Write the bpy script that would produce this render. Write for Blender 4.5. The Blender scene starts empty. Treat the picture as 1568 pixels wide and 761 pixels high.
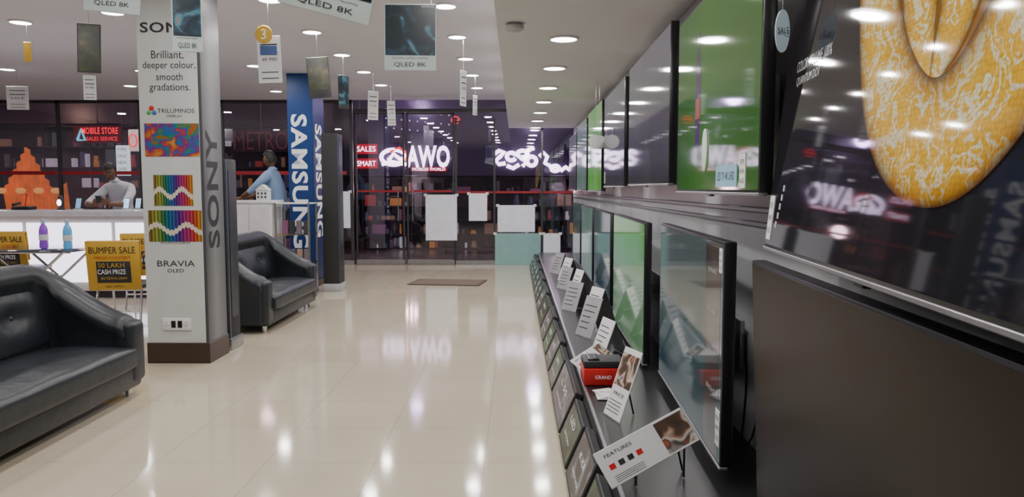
import bpy, bmesh, math, random
from mathutils import Vector, Matrix
random.seed(7)
V=Vector
scene=bpy.context.scene
COL=scene.collection

# ---------------------------------------------------------------- materials
def P(name,col,rough=.5,metal=0.,emit=None,es=0.,spec=.5,noise=.06,nscale=8.,bump=0.,bscale=60.,coat=0.):
    m=bpy.data.materials.new(name); m.use_nodes=True
    nt=m.node_tree; b=nt.nodes['Principled BSDF']
    tc=nt.nodes.new('ShaderNodeTexCoord')
    n=nt.nodes.new('ShaderNodeTexNoise'); n.inputs['Scale'].default_value=nscale; n.inputs['Detail'].default_value=4
    nt.links.new(tc.outputs['Object'],n.inputs['Vector'])
    r=nt.nodes.new('ShaderNodeValToRGB')
    r.color_ramp.elements[0].position=.3; r.color_ramp.elements[1].position=.7
    r.color_ramp.elements[0].color=tuple(max(0,c*(1-noise)) for c in col)+(1,)
    r.color_ramp.elements[1].color=tuple(min(1,c*(1+noise)) for c in col)+(1,)
    nt.links.new(n.outputs['Fac'],r.inputs['Fac']); nt.links.new(r.outputs['Color'],b.inputs['Base Color'])
    b.inputs['Roughness'].default_value=rough; b.inputs['Metallic'].default_value=metal
    b.inputs['Specular IOR Level'].default_value=spec; b.inputs['Coat Weight'].default_value=coat
    if emit is not None:
        b.inputs['Emission Color'].default_value=tuple(emit)+(1,); b.inputs['Emission Strength'].default_value=es
    if bump>0:
        n2=nt.nodes.new('ShaderNodeTexNoise'); n2.inputs['Scale'].default_value=bscale
        nt.links.new(tc.outputs['Object'],n2.inputs['Vector'])
        bp=nt.nodes.new('ShaderNodeBump'); bp.inputs['Strength'].default_value=bump; bp.inputs['Distance'].default_value=.02
        nt.links.new(n2.outputs['Fac'],bp.inputs['Height']); nt.links.new(bp.outputs['Normal'],b.inputs['Normal'])
    return m
def emit_ramp(name,stops,kind='noise',scale=3.,es=1.,rough=.06,base=(.01,.01,.01),axis=0,lo=0.,hi=1.,detail=3,distort=0.,interp='LINEAR',coord='Object',emissive=True,spec=.5):
    m=bpy.data.materials.new(name); m.use_nodes=True
    nt=m.node_tree; b=nt.nodes['Principled BSDF']; L=nt.links.new
    tc=nt.nodes.new('ShaderNodeTexCoord')
    r=nt.nodes.new('ShaderNodeValToRGB'); r.color_ramp.interpolation=interp
    cr=r.color_ramp
    while len(cr.elements)<len(stops): cr.elements.new(.5)
    for e,(p,c) in zip(cr.elements,stops): e.position=p; e.color=tuple(c)+(1,)
    if kind=='noise':
        n=nt.nodes.new('ShaderNodeTexNoise'); n.inputs['Scale'].default_value=scale; n.inputs['Detail'].default_value=detail
        n.inputs['Distortion'].default_value=distort
        L(tc.outputs[coord],n.inputs['Vector']); src=n.outputs['Fac']
    else:
        s=nt.nodes.new('ShaderNodeSeparateXYZ'); L(tc.outputs[coord],s.inputs[0])
        mr=nt.nodes.new('ShaderNodeMapRange'); mr.inputs[1].default_value=lo; mr.inputs[2].default_value=hi
        L(s.outputs[axis],mr.inputs[0])
        n=nt.nodes.new('ShaderNodeTexNoise'); n.inputs['Scale'].default_value=scale
        L(tc.outputs[coord],n.inputs['Vector'])
        ma=nt.nodes.new('ShaderNodeMath'); ma.operation='MULTIPLY_ADD'; ma.inputs[1].default_value=distort
        L(n.outputs['Fac'],ma.inputs[0]); L(mr.outputs[0],ma.inputs[2]); src=ma.outputs[0]
    L(src,r.inputs['Fac'])
    if emissive:
        b.inputs['Base Color'].default_value=tuple(base)+(1,)
        L(r.outputs['Color'],b.inputs['Emission Color']); b.inputs['Emission Strength'].default_value=es
    else:
        L(r.outputs['Color'],b.inputs['Base Color'])
    b.inputs['Roughness'].default_value=rough; b.inputs['Specular IOR Level'].default_value=spec
    return m
def rainbow(name,x0,x1,z0,z1):
    m=bpy.data.materials.new(name); m.use_nodes=True
    nt=m.node_tree; b=nt.nodes['Principled BSDF']; L=nt.links.new
    tc=nt.nodes.new('ShaderNodeTexCoord'); s=nt.nodes.new('ShaderNodeSeparateXYZ'); L(tc.outputs['Object'],s.inputs[0])
    mx=nt.nodes.new('ShaderNodeMapRange'); mx.inputs[1].default_value=x0; mx.inputs[2].default_value=x1; L(s.outputs[0],mx.inputs[0])
    mz=nt.nodes.new('ShaderNodeMapRange'); mz.inputs[1].default_value=z0; mz.inputs[2].default_value=z1; L(s.outputs[2],mz.inputs[0])
    r=nt.nodes.new('ShaderNodeValToRGB'); cr=r.color_ramp
    cols=[(.20,.08,.02),(.32,.36,.05),(.02,.18,.06),(.02,.14,.36),(.08,.02,.25),(.42,.03,.18),(.55,.05,.03),(.6,.32,.03)]
    while len(cr.elements)<len(cols): cr.elements.new(.5)
    for i,e in enumerate(cr.elements): e.position=i/(len(cols)-1); e.color=cols[i]+(1,)
    L(mx.outputs[0],r.inputs[0])
    def M(op,a,bv=None):
        n=nt.nodes.new('ShaderNodeMath'); n.operation=op
        for i,v in enumerate((a,bv)):
            if v is None: continue
            if isinstance(v,(int,float)): n.inputs[i].default_value=v
            else: L(v,n.inputs[i])
        return n.outputs[0]
    st=M('ADD',M('MULTIPLY',M('SINE',M('MULTIPLY',mx.outputs[0],95.)),.35),.65)
    mul=nt.nodes.new('ShaderNodeMix'); mul.data_type='RGBA'; mul.blend_type='MULTIPLY'; mul.inputs[0].default_value=1
    L(r.outputs[0],mul.inputs[6]); L(st,mul.inputs[7])
    w=M('ADD',M('MULTIPLY',M('SINE',M('MULTIPLY',mx.outputs[0],11.)),.13),.38)
    tri=M('MULTIPLY',M('PINGPONG',M('MULTIPLY',mx.outputs[0],15.),.5),.12)
    d=M('ABSOLUTE',M('SUBTRACT',mz.outputs[0],M('ADD',w,tri))); white=M('LESS_THAN',d,.085)
    mm=nt.nodes.new('ShaderNodeMix'); mm.data_type='RGBA'; L(white,mm.inputs[0]); L(mul.outputs[2],mm.inputs[6]); mm.inputs[7].default_value=(.62,.55,.45,1)
    L(mm.outputs[2],b.inputs['Base Color']); b.inputs['Roughness'].default_value=.35
    return m
def glassmat(name,tint,base=.1):
    m=bpy.data.materials.new(name); m.use_nodes=True; nt=m.node_tree; L=nt.links.new
    for n in list(nt.nodes):
        if n.type=='BSDF_PRINCIPLED': nt.nodes.remove(n)
    out=[n for n in nt.nodes if n.type=='OUTPUT_MATERIAL'][0]
    t=nt.nodes.new('ShaderNodeBsdfTransparent'); t.inputs[0].default_value=tuple(tint)+(1,)
    g=nt.nodes.new('ShaderNodeBsdfGlossy'); g.inputs['Roughness'].default_value=.01; g.inputs[0].default_value=(.9,.86,.96,1)
    f=nt.nodes.new('ShaderNodeFresnel'); f.inputs[0].default_value=1.5
    a=nt.nodes.new('ShaderNodeMath'); a.operation='ADD'; a.inputs[1].default_value=base; a.use_clamp=True
    L(f.outputs[0],a.inputs[0])
    x=nt.nodes.new('ShaderNodeMixShader'); L(a.outputs[0],x.inputs[0]); L(t.outputs[0],x.inputs[1]); L(g.outputs[0],x.inputs[2]); L(x.outputs[0],out.inputs[0])
    return m

# ---------------------------------------------------------------- mesh builder
class MB:
    def __init__(s,name): s.name=name; s.bm=bmesh.new(); s.mats=[]
    def mi(s,m):
        if m not in s.mats: s.mats.append(m)
        return s.mats.index(m)
    def merge(s,tb,mat,M=None):
        i=s.mi(mat) if mat else None
        if M is not None: tb.transform(M)
        if i is not None:
            for f in tb.faces: f.material_index=i
        me=bpy.data.meshes.new('tmp'); tb.to_mesh(me); tb.free(); s.bm.from_mesh(me); bpy.data.meshes.remove(me)
    def box(s,lo,hi,mat,bevel=0,seg=2,M=None):
        tb=bmesh.new(); lo=V(lo); hi=V(hi)
        bmesh.ops.create_cube(tb,size=1,matrix=Matrix.Translation((lo+hi)/2)@Matrix.Diagonal(((hi-lo).x,(hi-lo).y,(hi-lo).z,1)))
        if bevel>0:
            bmesh.ops.bevel(tb,geom=list(tb.edges),offset=bevel,segments=seg,profile=.5,affect='EDGES',clamp_overlap=True)
        s.merge(tb,mat,M)
    def poly(s,pts,mat,M=None):
        tb=bmesh.new(); tb.faces.new([tb.verts.new(p) for p in pts]); s.merge(tb,mat,M)
    def tube(s,pts,r,mat,seg=8,cap=True,M=None):
        pts=[V(p) for p in pts]; n=len(pts); rs=r if isinstance(r,(list,tuple)) else [r]*n
        tb=bmesh.new(); rings=[]
        prev=None
        for i,p in enumerate(pts):
            t=(pts[min(i+1,n-1)]-pts[max(i-1,0)])
            if t.length<1e-9: t=V((0,0,1))
            t.normalize()
            if prev is None:
                a=V((0,0,1)) if abs(t.z)<.9 else V((1,0,0))
                u=t.cross(a).normalized()
            else:
                u=(prev-t*prev.dot(t)).normalized()
            prev=u; w=t.cross(u)
            rings.append([tb.verts.new(p+(u*math.cos(2*math.pi*k/seg)+w*math.sin(2*math.pi*k/seg))*rs[i]) for k in range(seg)])
        for i in range(n-1):
            for k in range(seg):
                tb.faces.new((rings[i][k],rings[i][(k+1)%seg],rings[i+1][(k+1)%seg],rings[i+1][k]))
        if cap:
            tb.faces.new(rings[0][::-1]); tb.faces.new(rings[-1])
        s.merge(tb,mat,M)
    def lathe(s,c,prof,mat,seg=20,M=None):
        c=V(c); tb=bmesh.new(); rings=[]
        for r,z in prof:
            rings.append([tb.verts.new(c+V((max(r,1e-4)*math.cos(2*math.pi*k/seg),max(r,1e-4)*math.sin(2*math.pi*k/seg),z))) for k in range(seg)])
        for i in range(len(rings)-1):
            for k in range(seg):
                tb.faces.new((rings[i][k],rings[i][(k+1)%seg],rings[i+1][(k+1)%seg],rings[i+1][k]))
        tb.faces.new(rings[0][::-1]); tb.faces.new(rings[-1])
        s.merge(tb,mat,M)
    def ball(s,c,r,mat,M=None,seg=16):
        tb=bmesh.new(); r=V(r) if hasattr(r,'__len__') else V((r,r,r))
        bmesh.ops.create_uvsphere(tb,u_segments=seg,v_segments=max(6,seg//2),radius=1,matrix=Matrix.Translation(c)@Matrix.Diagonal((r.x,r.y,r.z,1)))
        s.merge(tb,mat,M)
    def text(s,string,c,w,h,right,up,mat,thick=.001,M=None,bold=0):
        cu=bpy.data.curves.new('t','FONT'); cu.body=string; cu.align_x='CENTER'; cu.resolution_u=3; cu.offset=bold
        if bold: cu.space_character=1.08
        ob=bpy.data.objects.new('t',cu); COL.objects.link(ob)
        bpy.context.view_layer.update(); dg=bpy.context.evaluated_depsgraph_get()
        me=bpy.data.meshes.new_from_object(ob.evaluated_get(dg))
        bpy.data.objects.remove(ob); bpy.data.curves.remove(cu)
        xs=[v.co.x for v in me.vertices]; ys=[v.co.y for v in me.vertices]
        if not xs: return
        bw=max(xs)-min(xs); bh=max(ys)-min(ys); cx=(max(xs)+min(xs))/2; cy=(max(ys)+min(ys))/2
        sx=w/bw if w else None; sy=h/bh if h else sx
        if sx is None: sx=sy
        right=V(right).normalized(); up=V(up).normalized(); nn=right.cross(up); c=V(c)
        tb=bmesh.new(); tb.from_mesh(me); bpy.data.meshes.remove(me)
        for v in tb.verts:
            x=(v.co.x-cx)*sx; y=(v.co.y-cy)*sy; v.co=c+right*x+up*y+nn*thick
        s.merge(tb,mat,M)
    def done(s,matrix=None,parent=None,sharp=35,smooth=True):
        me=bpy.data.meshes.new(s.name); s.bm.normal_update(); s.bm.to_mesh(me); s.bm.free()
        for m in s.mats: me.materials.append(m)
        if smooth and len(me.polygons):
            me.polygons.foreach_set('use_smooth',[True]*len(me.polygons))
            me.set_sharp_from_angle(angle=math.radians(sharp))
        ob=bpy.data.objects.new(s.name,me); COL.objects.link(ob)
        if matrix is not None: ob.matrix_world=matrix
        if parent: ob.parent=parent
        return ob
R_=(1,0,0); U_=(0,0,1); D_=(0,0,-1); YP=(0,1,0); YN=(0,-1,0)

# ---------------------------------------------------------------- common mats
M_white=P('white_paint',(.72,.71,.72),.6)
M_ceil=P('ceiling_paint',(.70,.69,.75),.7,noise=.02,nscale=2)
M_paper=P('white_paper',(.70,.70,.72),.6,noise=.03)
M_black=P('black_plastic',(.012,.012,.014),.3)
M_blackm=P('black_matte',(.02,.02,.022),.6)
M_dark=P('dark_grey',(.04,.037,.043),.4)
M_chrome=P('chrome',(.7,.7,.72),.15,metal=1.)
M_alu=P('aluminium',(.45,.45,.47),.3,metal=.9)
M_brown=P('brown_skirting',(.05,.030,.022),.3)
M_leather=P('black_leather',(.018,.022,.029),.36,noise=.15,nscale=5,bump=.25,bscale=9,spec=.5)
M_red=P('red_plastic',(.55,.02,.02),.35)
M_redglow=P('red_band',(.26,.008,.015),.5,emit=(.5,.015,.03),es=.04)
M_yellow=P('yellow_print',(.60,.36,.035),.5)
M_textb=P('text_black',(.02,.02,.025),.5)
M_textw=P('text_white',(.80,.80,.84),.5,emit=(.9,.9,1),es=.12)
M_blue=P('blue_panel',(.014,.05,.19),.4,spec=.3)
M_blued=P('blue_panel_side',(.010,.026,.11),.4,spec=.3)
M_black_screen=P('off_screen',(.020,.015,.011),.30,noise=.02,spec=.10)
M_lamp=P('led_disc',(1,1,1),.5,emit=(1,.98,1),es=14)
M_skin=P('skin_brown',(.15,.072,.042),.5)
M_hair=P('black_hair',(.008,.007,.007),.5,bump=.3,bscale=150)

# ---------------------------------------------------------------- room shell
CAMZ=1.5; ZC=3.2; ZB=2.66; YB=14.7; XW=1.12; XL=-10.6
def floor_mat():
    m=bpy.data.materials.new('polished_tile'); m.use_nodes=True; nt=m.node_tree; b=nt.nodes['Principled BSDF']; L=nt.links.new
    tc=nt.nodes.new('ShaderNodeTexCoord'); mp=nt.nodes.new('ShaderNodeMapping'); mp.inputs['Location'].default_value=(.17,.2,0)
    br=nt.nodes.new('ShaderNodeTexBrick'); br.offset=0; br.squash=1
    br.inputs['Scale'].default_value=1; br.inputs['Brick Width'].default_value=.6; br.inputs['Row Height'].default_value=.6
    br.inputs['Mortar Size'].default_value=.002; br.inputs['Mortar Smooth'].default_value=.4
    br.inputs['Color1'].default_value=(.54,.475,.365,1); br.inputs['Color2'].default_value=(.575,.505,.39,1); br.inputs['Mortar'].default_value=(.34,.29,.22,1)
    L(tc.outputs['Object'],mp.inputs[0]); L(mp.outputs[0],br.inputs[0])
    n=nt.nodes.new('ShaderNodeTexNoise'); n.inputs['Scale'].default_value=2.2; n.inputs['Detail'].default_value=8; L(tc.outputs['Object'],n.inputs[0])
    r=nt.nodes.new('ShaderNodeValToRGB'); r.color_ramp.elements[0].color=(.93,.92,.90,1); r.color_ramp.elements[1].color=(1.0,1.0,1.0,1)
    L(n.outputs[0],r.inputs[0])
    mx=nt.nodes.new('ShaderNodeMix'); mx.data_type='RGBA'; mx.blend_type='MULTIPLY'; mx.inputs[0].default_value=1
    L(br.outputs[0],mx.inputs[6]); L(r.outputs[0],mx.inputs[7]); L(mx.outputs[2],b.inputs['Base Color'])
    b.inputs['Roughness'].default_value=.085; b.inputs['Specular IOR Level'].default_value=.32
    return m
f=MB('floor'); f.box((XL,-4,-.1),(XW+.1,YB+.1,0),floor_mat()); f.done()
c=MB('ceiling'); c.box((XL,-4,ZC),(XW+.1,YB,ZC+.15),M_ceil); c.done()
c=MB('ceiling_bulkhead'); c.box((-.14,-4,ZB),(XW,YB,ZC),P('bulkhead_paint',(.70,.70,.73),.7,noise=.02,nscale=2),.004,1); c.done()
M_wall=P('grey_wall',(.58,.59,.62),.25,noise=.05,nscale=3,spec=.6)
w=MB('wall_right'); w.box((XW,-4,0),(XW+.1,YB,ZC),M_wall); w.done()
w=MB('wall_left'); w.box((XL-.1,-4,0),(XL,YB+.1,ZC+.1),P('left_wall',(.40,.37,.42),.5)); w.done()
w=MB('wall_back'); w.box((XL,-4.1,0),(XW,-4,ZC),P('rear_wall',(.22,.20,.22),.5)); w.done()
t=MB('trim_1')
for z in (1.335,1.40): t.box((XW-.02,-.5,z-.012),(XW,YB-.2,z+.012),M_alu,.004,1)
t.done()

# glass storefront
M_glass=glassmat('storefront_glass',(.80,.77,.85),.07)
def xz(x): return (x-790)*.01278
def zz(y): return 1.5-(y-288)*.01278
g=MB('window_1'); g.box((-10.5,YB-.006,.08),(-3.2,YB+.006,ZC),M_glass)
for x in (-10.5,-8.9,-7.3,-5.7,-4.3,-3.2): g.box((x-.03,YB-.03,0),(x+.03,YB+.03,ZC),M_dark,.004,1)
g.box((-10.55,YB-.035,0),(-3.17,YB+.035,.08),M_alu,.004,1); g.box((-10.55,YB-.03,ZC-.06),(-3.17,YB+.03,ZC),M_dark)
g.box((-10.5,YB-.012,1.76),(-3.3,YB-.007,1.83),M_redglow)
g.done()
def door(name,x0,x1,handle):
    d=MB(name); w=x1-x0
    d.box((.03,-.006,.1),(w-.03,.006,2.92),M_glass)
    d.box((.0,-.02,0),(.035,.02,2.96),M_dark,.004,1); d.box((w-.035,-.02,0),(w,.02,2.96),M_dark,.004,1)
    d.box((0,-.022,0.01),(w,.022,.1),M_alu,.004,1); d.box((0,-.02,2.92),(w,.02,2.96),M_dark)
    hx=w-.12 if handle=='r' else .12
    d.tube([(hx,-.01,.85),(hx,-.07,.87),(hx,-.07,1.45),(hx,-.01,1.47)],.013,M_chrome)
    d.box((.05,-.012,1.42),(w-.05,-.007,1.46),M_redglow)
    d.done(Matrix.Translation((x0,YB,0)))
door('door_1',-3.13,-2.17,'r'); door('door_2',-2.13,-1.2,'l')
g=MB('window_2')
g.box((-1.17,YB-.006,.08),(XW-.02,YB+.006,ZB+.1),M_glass)
for x in (-1.17,-.42,.51): g.box((x-.02,YB-.025,0),(x+.02,YB+.025,ZB+.2),M_dark,.004,1)
g.box((-1.18,YB-.03,0),(XW-.01,YB+.03,.08),M_alu,.004,1)
g.box((-1.15,YB-.012,1.40),(XW-.02,YB-.007,1.44),M_redglow)
g.done()
g=MB('window_3'); g.box((-3.14,YB-.006,3.02),(-.15,YB+.006,ZC),M_glass); g.box((-3.14,YB-.03,2.965),(-.15,YB+.03,3.03),M_dark)
g.box((-1.17,YB-.006,ZB+.1),(-.15,YB+.006,2.97),M_glass); g.done()
def paper(name,x0,x1,y0,y1,mat):
    p=MB(name); p.box((xz(x0),YB-.045,max(.001,zz(y1))),(xz(x1),YB-.040,zz(y0)),mat,.002,1)
    for x in (x0,x1): p.box((xz(x)-.03,YB-.047,zz(y0)-.03),(xz(x)+.03,YB-.037,zz(y0)+.02),M_white)
    p.done()
M_frost=P('frosted_panel',(.22,.38,.38),.3,emit=(.3,.5,.5),es=.08)
M_bpaper=P('glow_paper',(.68,.69,.76),.6,emit=(.8,.8,.95),es=.12)  # white paper with a faint glow put into its emission
paper('paper_notice',652,700,298,368,M_bpaper); paper('paper_notice',718,746,296,338,M_bpaper)
paper('paper_notice',762,819,314,355,M_bpaper); paper('frosted_sheet',758,828,357,405.4,M_frost)
paper('paper_notice',519,537,293,349,M_bpaper); paper('paper_notice',832,858,357,398,M_bpaper)

# ---------------------------------------------------------------- outside arcade
M_out=P('arcade_dark',(.045,.035,.05),.5); M_outf=P('arcade_floor',(.13,.11,.12),.2)
o=MB('arcade_floor'); o.box((-16,YB+.1,-.12),(8,24,-.02),M_outf); o.done()
o=MB('wall_arcade_back'); o.box((-16,23,0),(8,23.1,4.6),M_out); o.done()
o=MB('ceiling_arcade'); o.box((-16,YB+.15,4.6),(8,23,4.7),M_out); o.done()
o=MB('wall_arcade_right'); o.box((7.9,YB+.1,0),(8,23,4.6),M_out); o.done()
o=MB('wall_arcade_left'); o.box((-16.1,YB+.1,0),(-16,23,4.6),M_out); o.done()
def shelfunit(name,x0,x1,y,z0,z1,rows,palette):
    s=MB(name); s.box((x0,y+.35,z0),(x1,y+.4,z1),M_dark)
    for i in range(rows+1):
        z=z0+(z1-z0)*i/rows; s.box((x0,y,z-.015),(x1,y+.36,z+.015),M_dark)
    n=int((x1-x0)/1.2)+1
    for i in range(n+1):
        x=x0+(x1-x0)*i/n; s.box((x-.02,y,z0),(x+.02,y+.38,z1),M_dark)
    for i in range(rows):
        z=z0+(z1-z0)*i/rows+.015; hh=(z1-z0)/rows-.05; x=x0+.05
        while x<x1-.3:
            wd=random.choice([.05,.08,.14,.3])*random.uniform(.8,1.2); h=hh*random.uniform(.25,.95)
            r=random.random()
            if r<.5: s.box((x,y+.04,z),(x+wd,y+.2,z+h),random.choice(palette),.006,1)
            elif r<.8: s.lathe((x+wd/2,y+.12,z),[(min(wd,.16)*.4,0),(min(wd,.16)*.5,h*.3),(min(wd,.16)*.3,h*.7),(min(wd,.16)*.35,h)],random.choice(palette),8)
            x+=wd+random.uniform(.01,.12)
    s.done(smooth=False)
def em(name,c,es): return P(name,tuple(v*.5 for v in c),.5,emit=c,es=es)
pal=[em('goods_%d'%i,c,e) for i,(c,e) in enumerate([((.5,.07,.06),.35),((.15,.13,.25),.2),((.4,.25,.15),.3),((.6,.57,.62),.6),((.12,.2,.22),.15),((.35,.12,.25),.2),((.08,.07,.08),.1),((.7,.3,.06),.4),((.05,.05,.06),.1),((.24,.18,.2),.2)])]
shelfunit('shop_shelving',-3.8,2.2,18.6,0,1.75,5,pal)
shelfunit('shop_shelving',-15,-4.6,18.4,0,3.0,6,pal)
M_fas=P('fascia',(.055,.038,.075),.3)
fa=MB('shop_fascia'); fa.box((-3.9,17.1,1.78),(2.4,17.3,4.5),M_fas); fa.done()
fa=MB('shop_fascia'); fa.box((-15,18.2,3.05),(-4.4,18.38,4.5),M_fas); fa.done()
M_neonw=P('neon_white',(1,1,1),.5,emit=(1,.84,.98),es=7); M_neonr=P('neon_red',(1,.02,.04),.5,emit=(1,.012,.03),es=2.0)
M_neonc=P('neon_cyan',(.1,.6,.6),.5,emit=(.1,.6,.7),es=1.5); M_neonp=P('neon_panel',(.1,0,.02),.5,emit=(.6,.01,.02),es=1.4)
def oz(y,Y=17.0): return 1.5-(y-288)*Y/1150
def ox(x,Y=17.0): return (x-790)*Y/1150
n=MB('neon_shop_sign')
n.text('AWO',(ox(656),17.06,oz(240)),ox(689)-ox(623),.50,R_,U_,M_neonw,.03,bold=.035)
n.box((ox(630),17.03,oz(262.5)),(ox(684),17.06,oz(256)),M_neonp,.01,1)
n.text('MOBILES WORLD',(ox(657),17.02,oz(259.3)),.74,.06,R_,U_,M_neonw,.01)
pts=[(ox(603)+.28*math.cos(a)*(1 if a<5.5 else .8),17.05,oz(241)+.17*math.sin(a)) for a in [i*2*math.pi/20 for i in range(21)]]
n.tube(pts,.045,M_neonw,8); n.tube([(ox(595),17.05,oz(246)),(ox(603),17.05,oz(236)),(ox(613),17.05,oz(244))],.045,M_neonw,8)
n.tube([(ox(585),17.05,oz(252)),(ox(600),17.05,oz(248)),(ox(622),17.05,oz(252))],.04,M_neonw,8)
n.tube([(ox(598),17.04,oz(232)),(ox(612),17.04,oz(227)),(ox(624),17.04,oz(236)),(ox(622),17.04,oz(246))],.035,M_neonr,8)
n.done()
n=MB('neon_shop_sign')
for ya,yb in ((221,236),(243,258)):
    n.box((ox(546),17.04,oz(yb)),(ox(578),17.098,oz(ya)),M_neonp,.01,1)
n.text('SALES',(ox(562),17.03,oz(228.5)),.42,.12,R_,U_,M_neonw,.01); n.text('SMART',(ox(562),17.03,oz(250.5)),.42,.12,R_,U_,M_neonw,.01)
n.tube([(ox(552),17.07,oz(221)),(ox(552),17.07,4.6)],.012,M_dark,6)
n.done()
n=MB('neon_script_sign')
def sq(pl,r=.045): n.tube([(ox(x),17.05,oz(y)) for x,y in pl],r,M_neonw,8)
def loop(cx,cy,rx,ry,a0=0,a1=6.4,k=14): sq([(cx+rx*math.cos(a0+(a1-a0)*i/k),cy+ry*math.sin(a0+(a1-a0)*i/k)) for i in range(k+1)])
sq([(757,236),(764,231),(772,233),(766,240),(759,246),(764,252),(774,250)]); loop(783,240,7,6,.5,6); sq([(776,254),(786,258),(795,252)])
loop(800,236,8,5,2,8); sq([(797,242),(806,248),(800,255)]); loop(814,247,7,7,3,9); sq([(808,230),(818,227)])
sq([(826,240),(832,234),(838,240),(834,250),(842,254)]); loop(850,258,6,4); sq([(858,262),(866,256),(874,262),(880,258)])
n.done()
n=MB('neon_shop_sign'); pts=[(ox(698)+.09*math.cos(a),17.05,oz(185)+.08*math.sin(a)) for a in [i*5.5/12 for i in range(13)]]
n.tube(pts,.014,M_neonr,6); n.tube([pts[0],(ox(693),17.05,oz(185))],.014,M_neonr,6); n.done()
n=MB('neon_shop_sign')
n.text('MOBILE STORE',(ox(157),17.0,oz(201)),.82,.15,R_,U_,M_neonr,.01,bold=.02); n.text('SALES SERVICE',(ox(160),17.0,oz(213)),.7,.09,R_,U_,M_neonr,.01)
n.box((ox(116),17.02,oz(219)),(ox(188),17.1,oz(193)),P('sign_back',(.05,.006,.01),.4,emit=(.5,.01,.03),es=.15))
n.tube([(ox(122),17,oz(215)),(ox(128),17,oz(199)),(ox(134),17,oz(215)),(ox(122),17,oz(215))],.03,M_neonc,6)
n.tube([(ox(150),17.1,oz(193)),(ox(150),17.1,4.6)],.015,M_dark,6); n.done()
n=MB('hanging_lit_panel'); n.box((ox(179),17.02,oz(269)),(ox(199),17.1,oz(223)),P('panel_lit',(.6,.65,.6),.5,emit=(.7,.85,.8),es=1.6),.01,1)
for k in range(4): n.text(['9 900','SALE','NEW','OFFER'][k],(ox(189),17.01,oz(229+10*k)),.2,.07,R_,U_,M_textb,.004)
n.tube([(ox(189),17.06,oz(223)),(ox(189),17.06,4.6)],.012,M_dark,6); n.done()
n=MB('round_shop_sign'); n.box((ox(200),16.98,oz(232)),(ox(217),17.05,oz(199)),P('sign_orange',(.6,.5,.4),.5,emit=(.8,.65,.55),es=1.2),.03,3)
n.tube([(ox(208)+.09*math.cos(a),16.97,oz(216)+.14*math.sin(a)) for a in [i*6.28/12 for i in range(13)]],.015,M_neonr,6); n.tube([(ox(208),17.0,oz(199)),(ox(208),17.0,4.6)],.012,M_dark,6); n.done()
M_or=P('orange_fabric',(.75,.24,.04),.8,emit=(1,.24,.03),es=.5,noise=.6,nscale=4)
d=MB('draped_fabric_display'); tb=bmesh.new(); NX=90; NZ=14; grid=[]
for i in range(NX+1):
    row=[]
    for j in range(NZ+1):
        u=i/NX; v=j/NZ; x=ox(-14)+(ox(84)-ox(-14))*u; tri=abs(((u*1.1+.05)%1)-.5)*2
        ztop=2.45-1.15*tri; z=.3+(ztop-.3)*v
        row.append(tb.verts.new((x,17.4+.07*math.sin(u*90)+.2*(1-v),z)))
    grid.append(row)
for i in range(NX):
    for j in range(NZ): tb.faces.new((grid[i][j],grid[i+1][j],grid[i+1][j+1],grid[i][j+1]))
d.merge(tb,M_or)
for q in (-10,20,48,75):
    d.ball((ox(q),17.25,oz(292)),(.12,.05,.07),em('orange_ball%d'%q,(.9,.4,.1),1.2))  # glowing orange balls, colour put into the emission
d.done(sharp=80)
n=MB('arcade_lettering'); n.text('METRO',(ox(395),17.3,oz(215)),1.25,.42,R_,U_,P('dim_letters',(.15,.06,.07),.5,emit=(.35,.10,.12),es=.12),.01)
n.box((ox(355),17.32,oz(232)),(ox(440),17.36,oz(198)),M_out); n.tube([(ox(395),17.35,oz(200)),(ox(395),17.35,4.6)],.015,M_dark,6); n.done()
def lamp(name,kind,loc,power,color,size=.3,parent=None):
    l=bpy.data.lights.new(name,kind); l.energy=power; l.color=color
    if kind=='AREA': l.shape='DISK'; l.size=size
    elif kind=='POINT': l.shadow_soft_size=size
    o=bpy.data.objects.new(name,l); o.location=loc; COL.objects.link(o)
    if parent: o.parent=parent
    return o
for i,(x,y,z,p,cc) in enumerate([(-2.2,16.3,3.4,55,(.85,.62,1)),(.4,16.4,3.0,35,(.85,.68,1)),(-9,16.3,3.8,55,(1,.72,.62)),(-5.5,16.3,3.6,35,(1,.65,.62)),(-11.5,16.3,3.4,60,(1,.6,.4)),(-2.5,17.9,1.5,28,(1,.65,.65)),(1,17.9,1.5,22,(1,.75,.8))]):  # unseen point lights added to brighten the arcade and tint the fascia
    lamp('arcade_fill','POINT',(x,y,z),p,cc,.15)
n=MB('string_lights'); dm=em('dot',(.6,.5,.75),1.6)
for i in range(9):
    for j in range(3):
        n.ball((ox(592+i*12),17.06,oz(168+j*14+i*1.2)),.018,dm,seg=8)
n.done()

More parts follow.
